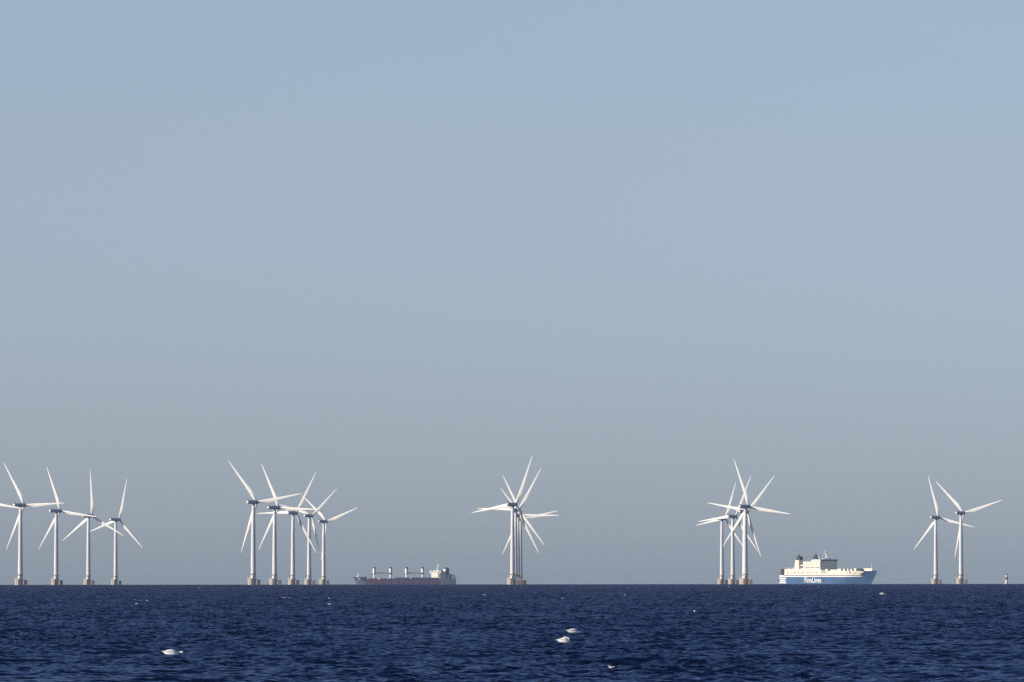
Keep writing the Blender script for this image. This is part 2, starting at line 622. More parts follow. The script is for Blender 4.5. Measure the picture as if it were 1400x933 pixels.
# tower x, three blade tips (all in pixels of the photograph), label
TURBINES = [
    (-33.0, None, 'wind turbine mostly beyond the left edge, only one blade reaching into view'),
    (28.0, [(3, 631), (88, 690.5), (10, 751)], 'tallest turbine of the left row, another blade crossing its nacelle'),
    (77.0, [(61.5, 636.7), (132.4, 710.2), (55, 749.4)], 'second turbine in the left row, one blade up and slightly left'),
    (121.0, [(120.2, 642.8), (169.7, 735.5), (85.2, 737.5)], 'turbine in the left row with one blade standing straight up'),
    (158.3, [(172.1, 655.2), (123.2, 724.5), (198, 752)], 'shortest turbine of the left row, top blade leaning right'),
    (346.4, [(309.3, 627.6), (412.6, 677.5), (330.7, 755.4)], 'tallest turbine in the row of five, standing at its left end'),
    (375.5, [(352.8, 632.1), (431.5, 699.0), (351.7, 751.5)], 'second turbine from the left in the row of five'),
    (400.6, [(430.4, 646.5), (350.5, 700), (434, 758)], 'middle turbine of the row of five, top blade leaning right'),
    (422.7, [(462.6, 667.5), (437.5, 758), (379, 690)], 'fourth turbine from the left in the row of five'),
    (442.6, [(411.8, 676), (488.3, 695.8), (440, 767.6)], 'smallest turbine of the row of five, nearest the cargo ship'),
    (700.8, [(727.3, 622.9), (642.1, 699.2), (747, 747.6)], 'front turbine of the tight central cluster, with the tallest blade'),
    (704.9, [(738.6, 641.1), (651.9, 693.5), (738.2, 757.9)], 'second turbine in the central cluster, right behind the front tower'),
    (708.3, [(685.8, 648.4), (765.4, 707.1), (688.1, 757.9)], 'third tower of the central cluster, one blade pointing down left'),
    (711.6, [(680.6, 665.6), (765.4, 700.2), (700, 762)], 'rearmost turbine of the central cluster, right tower of the four'),
    (1019.0, [(1001.5, 626.5), (1082.1, 705.9), (989.5, 745.8)], 'largest turbine of the cluster left of the blue ferry'),
    (1017.6, [(1059.5, 651), (965.8, 685.7), (1042.2, 762.5)], 'turbine whose tower hides behind the largest tower near the ferry'),
    (1001.8, [(1025.5, 650.5), (954.2, 711.6), (1037.7, 756.4)], 'middle tower of the three left of the blue ferry'),
    (986.9, [(1005.1, 658.3), (949.2, 719.3), (1015.7, 750.3)], 'smallest turbine of the cluster left of the ferry, left tower'),
    (1279.3, [(1267.7, 650), (1333, 722.9), (1250.4, 750.2)], 'left turbine of the pair right of the ferry, blade almost upright'),
    (1313.8, [(1277.9, 656.4), (1369.9, 685.6), (1306.2, 762.6)], 'right turbine of the pair nearest the small beacon'),
]
proto = make_turbine()
LOG = []
for i, (tx, tips, label) in enumerate(TURBINES):
    if tips is None:
        L, s, hy, th = 77.0, 0.77, 684.6, R(98.5)
    else:
        P = np.array(tips, float)
        c = P.mean(0)
        dx, dy = P[:, 0] - c[0], -(P[:, 1] - c[1])
        L = math.sqrt(2 / 3 * (dy ** 2).sum())
        s = min(max(math.sqrt(2 / 3 * (dx ** 2).sum()) / L, .70), .86)
        ang = np.arctan2(dx / s, dy)
        order = np.argsort(ang)
        base = np.array([0, 2 * PI / 3, 4 * PI / 3])
        th = float(np.angle(np.exp(1j * (ang[order] - base)).mean()))
        hy = c[1]
        if c[0] - tx > 0:
            pass
    # the distance at which a hub HUBZ above the curved sea shows at this height
    Y = FPX * BLADE / L
    for _ in range(30):
        hub = at(tx, hy, Y)
        Y *= HUBZ / (hub.z - sea_z(hub.x, hub.y) + .3) if False else 1 + 0.6 * (HUBZ / (hub.z - sea_z(hub.x, hub.y)) - 1)
    hub = at(tx, hy, Y)
    root = proto if i == 0 else copy_tree(proto)
    root.location = (hub.x, hub.y, sea_z(hub.x, hub.y))
    yaw = math.acos(math.sqrt(1 - s * s))              # axis = (sqrt(1-s^2), s)
    view = math.atan2(hub.x, hub.y)
    root.rotation_euler = (0, 0, -view + R(random.uniform(-4, 4)))
    yaw -= root.rotation_euler.z + view
    root['label'] = label
    root['category'] = 'wind turbine'
    hubo = [q for q in root.children if q.name.startswith('hub')][0]
    # seen from behind, an angle theta clockwise from straight up
    hubo.rotation_euler = (th, 0, yaw)
    hubo.location = (OVERHANG * math.cos(yaw), OVERHANG * math.sin(yaw), HUBZ)
    rs_ = L * Y / (FPX * BLADE)
    hubo.scale = (1, rs_, rs_)
    nac = [q for q in root.children if q.name.startswith('nacelle')][0]
    nac.rotation_euler = (0, 0, yaw)
    LOG.append('%d L %.1f s %.2f Y %.0f rotor scale %.3f' % (i, L, s, Y, rs_))

# ------------------------------------------------------------------ the ferry
def hull_b(u, z, half, u0, ub_fn, pw=2.2):
    """half breadth of a hull with a curved bow that starts at u0"""
    if u0 == 118:                      # the ferry: fine at the water, full at the deck
        u0 = 112 + 34 * min(max(z, 0) / 16, 1.1)
        pw = 1.8 + .8 * min(max(z, 0) / 16, 1.1)
    ub = ub_fn(z)
    if u <= u0:
        return half
    t = min((u - u0) / (ub - u0), 1.0)
    return max(half * (1 - t ** pw), 0.05)


def hull_side_pts(u_list_n, z, half, u0, ub_fn, ua, pw=2.2, us=None):
    """outline of the hull at height z: near side stern to bow, then the far side back"""
    ub = ub_fn(z)
    us = us or ([ua + (u0 - ua) * k / 8 for k in range(8)] + [u0 + (ub - u0) * (k / u_list_n) for k in range(u_list_n + 1)])
    near = [(u, -hull_b(u, z, half, u0, ub_fn, pw), z) for u in us]
    far = [(u, hull_b(u, z, half, u0, ub_fn, pw), z) for u in reversed(us[:-1])]
    return near + far


# ship axes: +X to the bow, -Y the side seen, z = 0 the water line
FER_PHI = R(53.6)
FER_K = 1.077
FER_Y = FPX / FER_K
fp = at(1064.5 + .867 * 13.5, 800, FER_Y)
ferry = thing('ferry', 'blue and white ferry with two dark funnels sailing right along the horizon', 'ferry',
              (fp.x, fp.y, sea_z(fp.x, fp.y) + .35), -FER_PHI - math.atan2(fp.x, fp.y))
UB = lambda z: 177.5 + max(z, 0) / 16 * 11.5
HALF = 13.5
# lower hull, all blue
bm = bmesh.new()
add_loft(bm, [hull_side_pts(14, z, HALF, 118, UB, 0) for z in (-3, 0, 3, 6, 9)])
fer_hull = obj('hull', bm, M['ship_blue'], ferry)
# white stripe, a little proud, and the dark rubbing band over it
bm = bmesh.new()
UBs = lambda z: UB(z)
add_loft(bm, [hull_side_pts(14, z, HALF + .06, 118, UB, 2, us=[2 + 116 * k / 8 for k in range(8)] + [118 + 50 * k / 12 for k in range(13)]) for z in (9.0, 10.3)])
obj('stripe', bm, M['letter'], fer_hull)
bm = bmesh.new()
add_loft(bm, [hull_side_pts(14, z, HALF - .15, 118, UB, 2, us=[2 + 116 * k / 8 for k in range(8)] + [118 + 52 * k / 12 for k in range(13)]) for z in (10.3, 11.1)])
obj('rubbing_band', bm, M['ship_dark'], fer_hull)


def strip(u_from, u_to, z0, z1, off, n=24, ub=UB, u0=118, half=HALF, thick=.5, top=None):
    """a closed wall that follows both hull sides and crosses at the ends"""
    bm = bmesh.new()
    us = [u_from + (u_to - u_from) * k / n for k in range(n + 1)]
    rings = []
    zs = [(z0, 0), (z1, 1)]
    for z, w in zs:
        ring = []
        for u in us:
            zz = z if (top is None or w == 0) else top(u)
            ring.append((u, -(hull_b(u, zz, half, u0, ub) + off), zz))
        for u in reversed(us):
            zz = z if (top is None or w == 0) else top(u)
            ring.append((u, hull_b(u, zz, half, u0, ub) + off, zz))
        rings.append(ring)
    add_loft(bm, rings)
    return bm


# cream upper side, aft part with its sloping end, then the lower forward part
sup = obj('superstructure', strip(12.5, 90, 11.1, 18.8, 0.0, 20), M['ship_white'], ferry)
bm = strip(90, 173, 11.1, 16.4, 0.0, 30)
fw = obj('side_wall', bm, M['ship_white'], ferry)
# blue bow bulwark that rises to the stem
bm = bmesh.new()
us = [168 + (188.2 - 168) * k / 12 for k in range(13)]


def bowtop(u):
    return 12.0 + 4.4 * min(max((u - 168) / 10.0, 0), 1) ** .8


lo, hi = [], []
for sgn, seq in ((-1, us), (1, us[::-1])):
    for u in seq:
        t = (u - 168) / (188.2 - 168)
        ulo = 168 + t * (UB(11.1) - 168)
        uhi = 168 + t * (UB(16) - 168)
        lo.append((ulo, sgn * (hull_b(ulo, 11.1, HALF, 118, UB) + .04), 11.1))
        zt = bowtop(uhi)
        hi.append((uhi, sgn * (hull_b(uhi, 16, HALF, 118, UB) + .04), zt))
add_loft(bm, [lo, hi])
obj('bow_bulwark', bm, M['ship_blue'], ferry)
bm = bmesh.new()
add_loft(bm, [[(p[0], p[1], 9.0) for p in hull_side_pts(14, 9, HALF + .1, 118, UB, 150, us=[163 + (UB(9) - 163) * k / 10 for k in range(11)])],
              [(p[0], p[1], 11.12) for p in hull_side_pts(14, 11, HALF + .1, 118, UB, 150, us=[168 + (UB(11) - 168) * k / 10 for k in range(11)])]])
obj('bow_plating', bm, M['ship_blue'], ferry)
# aft slope and stern details
bm = bmesh.new()
add_box(bm, 1.5, 12.5, -13.45, 13.45, 8.95, 11.3)
obj('aft_deck', bm, M['ship_front'], ferry)
bm = bmesh.new()
add_box(bm, 3.8, 9.8, -13.2, -4, 11.3, 19.0, .3)
add_box(bm, 3.0, 4.2, -12, 12, 11.3, 17.5, .2)
obj('stern_ramp', bm, M['ship_dark'], ferry)
bm = bmesh.new()
for z0, z1 in ((6.2, 8.0), (.9, 2.6)):
    add_box(bm, 1.2, 16.2, -13.62, -13.3, z0, z1, .05)
add_box(bm, 3, 14.5, -13.58, -13.3, 3.2, 5.4, .05, 1)
obj('stern_marking', bm, [M['letter'], M['ship_front']], fer_hull)
bm = bmesh.new()
add_box(bm, 54.0 - 2.0, 88, -13.35, 13.35, 18.8, 28.4, .15)
blk = obj('deckhouse', bm, M['ship_white'], ferry)
bm = bmesh.new()
add_box(bm, 74, 89.0, -13.6, 13.6, 28.4, 31.1, .2)
br = obj('bridge', bm, M['ship_front'], ferry)
bm = bmesh.new()
add_box(bm, 88.9, 89.12, -13.0, 13.0, 29.2, 30.4)
obj('bridge_window', bm, M['glass'], br)
bm = bmesh.new()
add_box(bm, 42.5, 52.0, -11.5, 11.5, 18.8, 24.4, .1)
lk = obj('link_house', bm, M['ship_white'], ferry)
bm = bmesh.new()
add_box(bm, 44, 51.6, -11.72, -11.4, 20.7, 22.6, .05)
obj('window_band', bm, M['glass'], lk)
# funnels: white casing, dark stack, pipes
for name, u0, u1, zb, zt, uo in (('aft', 34.2, 43.0, 18.8, 30.2, 1.0), ('fwd', 69.5, 78.0, 28.4, 30.6, 1.0)):
    bm = bmesh.new()
    b0 = u0 - (2.2 if name == 'aft' else 0)
    rings = [[(b0, -13.2, zb), (u1, -13.2, zb), (u1, -7.0, zb), (b0, -7.0, zb)],
             [(u0, -13.2, zb + (zt - zb) * .55), (u1, -13.2, zb + (zt - zb) * .55), (u1, -7.0, zb + (zt - zb) * .55), (u0, -7.0, zb + (zt - zb) * .55)],
             [(u0 + .3, -13.0, zt), (u1, -13.0, zt), (u1, -7.2, zt), (u0 + .3, -7.2, zt)]]
    add_loft(bm, rings)
    fn = obj('funnel', bm, M['ship_white'], ferry)
    bm = bmesh.new()
    add_box(bm, u0 + 2.2, u1 + 1.2, -12.6, -7.6, zt, zt + 4.6, .5)
    st_ = obj('funnel_top', bm, M['ship_dark'], fn)
    bm = bmesh.new()
    for (a, b, h) in ((.4, 1.3, 2.6), (.75, .5, 2.2), (.4, 3.2, 1.8)):
        x = u0 + 2.6 + a * 6
        add_tube(bm, (x, -12.2 + b, zt + 4.5), (x, -12.2 + b, zt + 4.6 + h), .5, .5, 10)
    obj('exhaust_pipe', bm, M['ship_dark'], fn)
# casing twin on the far side, seen only as roof clutter
bm = bmesh.new()
add_box(bm, 36, 42, 7.4, 12.8, 18.8, 24.0, .2)
add_box(bm, 45, 50, -6, 3, 24.4, 25.8, .1)
obj('vent_house', bm, M['ship_front'], ferry)
# radome, mast
bm = bmesh.new()
bmesh.ops.create_uvsphere(bm, u_segments=16, v_segments=10, radius=1.35, matrix=Matrix.Translation((82.5, -11, 33.4)))
add_tube(bm, (82.5, -11, 31.0), (82.5, -11, 32.5), .5, n=8)
obj('radome', bm, M['letter'], ferry, True)
bm = bmesh.new()
add_tube(bm, (82, 0, 31), (81.6, 0, 42.5), .75, .3, 8)
add_tube(bm, (86.5, 0, 31), (82.2, 0, 38.5), .5, .35, 8)
add_tube(bm, (81.8, -3.2, 36.6), (81.8, 3.2, 36.6), .35, n=6)
add_box(bm, 81, 83, -2.2, 2.2, 39.6, 40.3, .05)
add_box(bm, 80.5, 86, -5.2, 5.2, 31.1, 32.5, .1)
bmesh.ops.create_uvsphere(bm, u_segments=12, v_segments=8, radius=.8, matrix=Matrix.Translation((81.6, 0, 42.6)))
obj('mast', bm, M['letter'], ferry)
# rows of windows on the deckhouse and the side below it
for z, us_, vv in ((20.2, [56, 59.6, 62.5, 65.5, 69.2, 72.4, 75.8, 79.3, 82.2, 85], -13.35), (24.4, [60, 66.5, 72, 76, 80.5], -13.35)):
    for u in us_:
        bm = bmesh.new()
        w = 1.5 if z < 22 else .9
        add_box(bm, u - w / 2, u + w / 2, vv - .1, vv + .2, z, z + (1.25 if z < 22 else .8), .03)
        obj('window', bm, M['glass'], blk)
for u in (47.0, 44.0):
    bm = bmesh.new()
    add_box(bm, u - .6, u + .6, -11.6, -11.3, 19.4, 20.5, .03)
    obj('window', bm, M['glass'], lk)
for u, w in ((20.5, 1.7), (28.5, .8), (34, 1.8), (41.5, 1.9), (51, 1.6), (58, 1.0), (62, 1.0), (68, 1.7), (75, 1.2), (80, 1.2)):
    bm = bmesh.new()
    add_box(bm, u - w / 2, u + w / 2, -13.6, -13.3, 13.6, 15.0, .03)
    obj('window', bm, M['glass'], sup)
# forward deck: vents, lockers, winches and a covered boat
for u0, u1, v0, v1, z1, mk in ((98, 104, -13.2, -7, 18.9, 'ship_white'), (108, 122, -13.0, -7, 18.2, 'ship_white'),
                               (122, 130, -12.2, -6, 19.2, 'ship_white'), (132.5, 137, -11.5, -6, 19.0, 'ship_white'),
                               (140, 143, -10.5, -6, 19.2, 'ship_white'), (145, 149.5, -9.5, -4, 18.8, 'ship_white'), (152, 156.5, -8.5, 3, 19.6, 'ship_white')):
    bm = bmesh.new()
    add_box(bm, u0, u1, v0, v1, 16.3, z1, .2)
    obj('deck_locker', bm, M[mk], ferry)
bm = bmesh.new()
add_box(bm, 89.5, 97.5, -13.3, -9, 16.4, 18.2, .7)
obj('lifeboat', bm, M['green'], ferry)
bm = bmesh.new()
add_box(bm, 90.5, 102, -13.62, -13.3, 14.2, 15.2, .1)
obj('boat_gangway', bm, M['deck_red'], ferry)
bm = bmesh.new()
for u in (105, 106.6, 130.8, 138.5, 144, 150.5):
    add_box(bm, u - .55, u + .55, -12.4 + max(0, u - 120) * .1, -8, 16.3, 18.3, .1)
add_box(bm, 157.5, 164, -6.5, -1, 16.3, 18.4, .2)
obj('winch', bm, M['ship_dark'], ferry)
for u, w, z0, z1 in ((150, 1.8, 13.4, 15.8), (144.5, 1.0, 13.6, 15.0), (158, .9, 12.6, 13.8)):
    b_ = hull_b(u, 14, HALF, 118, UB)
    bm = bmesh.new()
    add_box(bm, u - w / 2, u + w / 2, -b_ - .35, -b_ + .8, z0, z1, .03)
    obj('opening', bm, M['glass'], fw)
# far bulwark, its inner side towards us
bm = bmesh.new()
us = [128 + (164 - 128) * k / 12 for k in range(13)]
add_loft(bm, [[(u, hull_b(u, 16, HALF, 118, UB) - o, z) for u in us] + [(u, hull_b(u, 16, HALF, 118, UB) - o - .3, z) for u in us[::-1]] for z, o in ((15.0, 0), (19.6, 0))])
obj('far_bulwark', bm, M['ship_white'], ferry)
bm = bmesh.new()
add_tube(bm, (178.5, 0, 16), (178.2, 0, 26), .75, .3, 8)
add_tube(bm, (175.8, 0, 16), (178.3, 0, 22), .45, .3, 8)
add_tube(bm, (178.3, -1.8, 22.6), (178.3, 1.8, 22.6), .3, n=6)
add_box(bm, 175, 180, -1.4, 1.4, 16, 17.6, .2)
obj('foremast', bm, M['letter'], ferry)
bm = bmesh.new()
for k in range(0, 5):
    add_tube(bm, (13 + k * 4.6, -13.2, 18.8), (13 + k * 4.6, -13.2, 20.2), .12, n=5)
add_tube(bm, (13, -13.2, 20.2), (31.5, -13.2, 20.2), .12, n=5)
add_tube(bm, (13, -13.2, 19.5), (31.5, -13.2, 19.5), .1, n=5)
add_box(bm, 15, 18, -9, -4, 18.8, 20.3, .1)
add_box(bm, 22, 24.5, -9, -4, 18.8, 20.6, .1)
obj('aft_railing', bm, M['ship_front'], ferry)
# the name on the side, as raised letters
cu = bpy.data.curves.new('lettering', 'FONT')
cu.body = 'FinnLines'
cu.size = 8.8
cu.extrude = .06
cu.offset = .12
cu.space_character = 1.0
to = bpy.data.objects.new('lettering', cu)
COL.objects.link(to)
bpy.context.view_layer.update()
dg = bpy.context.evaluated_depsgraph_get()
me = bpy.data.meshes.new_from_object(to.evaluated_get(dg))
bpy.data.objects.remove(to)
co = np.array([v.co[:] for v in me.vertices])
x0, x1, y0, y1 = co[:, 0].min(), co[:, 0].max(), co[:, 1].min(), co[:, 1].max()
for v in me.vertices:
    a, b, c = v.co
    v.co = (55.5 + (a - x0) / (x1 - x0) * 35.0, -13.62 - c, 1.7 + (b - y0) / (y1 - y0) * 6.7)
me.materials.append(M['letter'])
lo_ = bpy.data.objects.new('lettering', me)
COL.objects.link(lo_)
lo_.parent = fer_hull

# ------------------------------------------------------------------ the cargo ship
CAR_PHI = R(36)
CAR_K = 0.9
CAR_Y = FPX / CAR_K
# ship axes: +X to the bow (drawn to the left), +Y the side seen
cp = at(606, 800, CAR_Y)
CB = 13.5
cargo = thing('cargo_ship', 'red hulled bulk cargo ship with four white deck cranes far on the horizon', 'cargo ship',
              (cp.x, cp.y, sea_z(cp.x, cp.y)), PI + CAR_PHI - math.atan2(cp.x, cp.y))
UBC = lambda z: 160.5 + max(z, 0) / 14 * 8
ZD = 8.9
U0C = 125
bm = bmesh.new()
add_loft(bm, [hull_side_pts(12, z, CB, U0C, UBC, -14) for z in (-3, 2, 6, ZD)])
car_hull = obj('hull', bm, M['maroon'], cargo)
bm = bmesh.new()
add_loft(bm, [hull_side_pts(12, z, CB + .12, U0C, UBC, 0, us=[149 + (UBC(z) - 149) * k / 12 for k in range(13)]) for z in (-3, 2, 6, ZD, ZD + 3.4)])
fc = obj('forecastle', bm, M['hazy_navy'], cargo)  # the bow's shade and blue haze are put into this colour
bm = bmesh.new()
add_box(bm, 158, 160.4, 5.0, 6.2, ZD - .4, ZD + 1.4, .1)
obj('anchor', bm, M['letter'], fc)
bm = bmesh.new()
add_tube(bm, (158, 0, ZD + 3.2), (158, 0, ZD + 9.6), .8, .35, 8)
add_tube(bm, (158, -1.6, ZD + 7.2), (158, 1.6, ZD + 7.2), .3, n=6)
add_box(bm, 156.5, 159.5, -2, 2, ZD + 3.3, ZD + 4.6, .1)
obj('foremast', bm, M['letter'], cargo)
bm = bmesh.new()
for u in range(0, 140, 14):
    add_box(bm, u + 8.5, u + 8.9, CB, CB + .16, .8, ZD - .3)
obj('hull_rib', bm, M['deck_red'], car_hull)
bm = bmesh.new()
add_loft(bm, [hull_side_pts(12, z, CB + .1, U0C, UBC, -13.9) for z in (.1, 1.0)])  # pale strip imitating the mirage reflection along the waterline
obj('mirage_stripe', bm, M['ship_front'], car_hull)
# hatch covers between the cranes
CR = [38.5, 68.5, 98.0, 128.5]
cuts = [16] + CR + [150]
for a, b in zip(cuts, cuts[1:]):
    bm = bmesh.new()
    add_box(bm, a + 1.9, b - 1.9, -12, 12, ZD, ZD + (2.3 if a < 90 else 1.2), .25)
    for k in range(1, 5):
        x = a + 3 + (b - a - 6) * k / 5
        add_box(bm, x - .2, x + .2, 9.95, 10.2, ZD, ZD + (2.0 if a < 90 else 1.0))
    obj('hatch_cover', bm, M['hazy_navy'] if a < 90 else M['maroon'], cargo)
# cranes in two pairs, their jibs resting level on one another
for i, u in enumerate(CR):
    bm = bmesh.new()
    add_lathe(bm, [(1.75, ZD), (1.55, ZD + 4), (1.5, ZD + 8.2)], 14, org=(u, 0, 0))
    cr_ = obj('crane', bm, M['letter'], cargo, True)
    bm = bmesh.new()
    add_box(bm, u - 1.7, u + 1.7, -1.7, 1.7, ZD + 8.2, ZD + 16.0, .35)
    obj('crane_house', bm, M['letter'], cr_)
    bm = bmesh.new()
    add_box(bm, u - 1.9, u + 1.5, -1.5, 1.5, ZD + 16.0, ZD + 17.8, .3)
    obj('crane_cap', bm, M['ship_dark'], cr_)
    bm = bmesh.new()
    add_box(bm, u - 2.2, u + 2.2, -2.2, 2.2, ZD + 7.6, ZD + 8.2, .1)
    obj('slewing_ring', bm, M['deck_red'], cr_)
    if i in (1, 3):
        bm = bmesh.new()
        for s in (-1, 1):
            add_tube(bm, (u - 1.7, s * 1.1, ZD + 9.0), (u - 28.4, s * .5, ZD + 9.3), 1.0, .85, 8)
        for k in range(9):
            x = u - 3 - k * 2.9
            add_tube(bm, (x, -1.05, ZD + 9.0), (x - 2.9, 1.0, ZD + 9.1), .2, n=5)
        obj('crane_jib', bm, M['letter'], cr_)
# deckhouse aft
bm = bmesh.new()
add_box(bm, 2, 15.6, -13.2, 13.62, .6, ZD + 2.0, .15)
add_box(bm, 3, 14.6, -11, 11.4, ZD + 2.0, ZD + 9.2, .15)
dh = obj('deckhouse', bm, M['ship_white'], cargo)
bm = bmesh.new()
add_box(bm, 6, 14.9, -14.6, 14.6, ZD + 9.2, ZD + 11.6, .2)
add_box(bm, 7, 13.5, -8, 8, ZD + 11.6, ZD + 12.9, .2)
bd = obj('bridge', bm, M['ship_white'], cargo)
bm = bmesh.new()
add_box(bm, 14.8, 15.02, -12.5, 12.5, ZD + 10.2, ZD + 11.1)
obj('bridge_window', bm, M['glass'], bd)
for z in (-3.5, -.6, 3.6, 6.6):
    for k in range(5):
        if z < 0 and k == 2:
            continue
        bm = bmesh.new()
        y = -8.4 + k * 4.2
        xx = 15.6 if z < 2 else 14.6
        add_box(bm, xx - .1, xx + .1, y - .7, y + .7, ZD + z, ZD + z + 1.1, .02)
        obj('window', bm, M['glass'], dh)
bm = bmesh.new()
bmesh.ops.create_uvsphere(bm, u_segments=12, v_segments=8, radius=1.15, matrix=Matrix.Translation((13, -13.0, ZD + 12.6)))
obj('radome', bm, M['letter'], cargo, True)
bm = bmesh.new()
add_tube(bm, (9, 0, ZD + 12.8), (9, 0, ZD + 26.0), .75, .3, 8)
add_tube(bm, (11.5, 0, ZD + 12.8), (9.2, 0, ZD + 21), .4, .3, 8)
add_box(bm, 8.6, 9.4, -2.6, 2.6, ZD + 19.4, ZD + 20.2, .05)
add_box(bm, 9.0, 11.2, -1.6, 1.6, ZD + 16.4, ZD + 17.3, .05)
obj('mast', bm, M['letter'], cargo)
bm = bmesh.new()
add_box(bm, -10.5, -1.5, -4.2, 6.0, ZD - 6, ZD + 7.5, .4)
add_box(bm, -8.5, -2.0, -3.2, 4.2, ZD + 7.5, ZD + 16.4, .7)
fu = obj('funnel', bm, M['funnel_blue'], cargo)
bm = bmesh.new()
add_box(bm, -2.2, -1.9, -2.4, 3.4, ZD + 11.8, ZD + 15.0, .05)
obj('funnel_emblem', bm, M['letter'], fu)
bm = bmesh.new()
for y in (-1.5, .5, 2.4):
    add_tube(bm, (-5, y, ZD + 16.2), (-5, y, ZD + 18.0), .55, n=8)
obj('exhaust_pipe', bm, M['ship_dark'], fu)
bm = bmesh.new()
add_box(bm, -2.5, 1.0, 7.2, 13.56, .8, ZD + 6.0, .3)
add_box(bm, -13.0, -8, 6, 13.58, .8, ZD + .8, .2)
obj('aft_house', bm, M['ship_front'], cargo)
bm = bmesh.new()
pts = [(-10, 8, ZD), (-10.5, 8, ZD + 5.2), (-12.5, 8, ZD + 6.4), (-15.5, 8, ZD + 5.0), (-17.2, 8, ZD + 1.5), (-17.6, 8, ZD - 7)]
for p, q in zip(pts, pts[1:]):
    add_tube(bm, p, q, .55, .5, 6)
    add_tube(bm, (p[0], 3.5, p[2]), (q[0], 3.5, q[2]), .55, .5, 6)
add_tube(bm, pts[2], (pts[2][0], 3.5, pts[2][2]), .4, n=6)
lb = obj('lifeboat_davit', bm, M['deck_red'], cargo)

# ------------------------------------------------------------------ the beacon
bY = 6000.0
bp_ = at(1376.2, 799, bY)
beacon_scale = (.82, .82, 1.0)
beacon = thing('beacon', 'small red and white beacon tower standing alone at the right end of the horizon', 'beacon',
               (bp_.x, bp_.y, sea_z(bp_.x, bp_.y)), R(20))
beacon.scale = beacon_scale
bm = bmesh.new()
add_lathe(bm, [(1.75, -3), (1.65, 1.0), (1.35, 2.6), (1.2, 4.1)], 18)
obj('base', bm, M['beacon_white'], beacon, True)
bm = bmesh.new()
add_lathe(bm, [(1.25, 4.1), (1.35, 5.0), (1.4, 6.6)], 18)
mid = obj('tower', bm, M['beacon_red'], beacon, True)
bm = bmesh.new()
add_lathe(bm, [(1.75, 6.6), (1.75, 6.85)], 18)
for k in range(10):
    a = 2 * PI * k / 10
    add_tube(bm, (1.65 * math.cos(a), 1.65 * math.sin(a), 6.8), (1.65 * math.cos(a), 1.65 * math.sin(a), 7.8), .05, n=5)
obj('gallery', bm, M['beacon_white'], beacon)
bm = bmesh.new()
add_lathe(bm, [(1.15, 6.85), (1.15, 8.5)], 18)
obj('lantern_room', bm, M['beacon_white'], beacon, True)
bm = bmesh.new()
add_lathe(bm, [(1.4, 8.5), (1.2, 8.8), (.4, 9.4), (.1, 9.9)], 18)
obj('roof', bm, M['beacon_red'], beacon, True)


# ------------------------------------------------------------------ birds on the water
def float_spot(px, py):
    """near a pixel, the spot on the water least hidden by the waves in front of it"""
    base = on_sea(px, py)
    best = None
    for dy in np.arange(-9, 9.1, .45):
        q = base * 1.0
        f = (base.y + dy) / base.y
        x, y = base.x * f, base.y + dy
        z = wave_at(x, y)
        r = math.hypot(x, y)
        tt = np.arange(.8, 45, .25)
        fx, fy = x * (1 - tt / r), y * (1 - tt / r)
        hz = waves(fx, fy, np.full(fx.shape, .2)) - (fx ** 2 + fy ** 2) / (2 * R_EARTH)
        sight = z + (CAM_H - z) * tt / r
        hidden = max(float((hz - sight).max()), 0)
        zpx = (CAM_H - z) / y
        want = (CAM_H - base.z) / base.y
        cost = hidden * 3 + abs(zpx - want) * base.y * 1.0
        if best is None or cost < best[0]:
            best = (cost, x, y, z)
    return Vector(best[1:])


def bird_rings(secs, n=16):
    """secs: (x, z centre, half width, half height, squareness)"""
    rings = []
    for x, zc, w, h in secs:
        ring = []
        for k in range(n):
            a = 2 * PI * k / n
            ring.append((x, w * math.cos(a), zc + h * math.sin(a) * (1.0 if math.sin(a) > 0 else .8)))
        rings.append(ring)
    return rings


def path_rings(pts, n=12):
    """pts: (x, y, z, r) along a bending neck"""
    rings = []
    P = [Vector(p[:3]) for p in pts]
    for i, p in enumerate(pts):
        d = (P[min(i + 1, len(P) - 1)] - P[max(i - 1, 0)]).normalized()
        q = d.to_track_quat('X', 'Z')
        rings.append([tuple(P[i] + q @ Vector((0, p[3] * math.cos(2 * PI * k / n), p[3] * math.sin(2 * PI * k / n)))) for k in range(n)])
    return rings


def remesh_join(o, voxel):
    md = o.modifiers.new('union', 'REMESH')
    md.mode = 'VOXEL'
    md.voxel_size = voxel
    md.use_smooth_shade = True
    s = o.modifiers.new('smooth', 'SMOOTH')
    s.factor, s.iterations = .5, 2
    bpy.context.view_layer.update()
    d = bpy.context.evaluated_depsgraph_get()
    me = bpy.data.meshes.new_from_object(o.evaluated_get(d))
    old = o.data
    o.modifiers.clear()
    o.data = me
    bpy.data.meshes.remove(old)


def paint(o, fn):
    for p in o.data.polygons:
        p.material_index = fn(p.center)


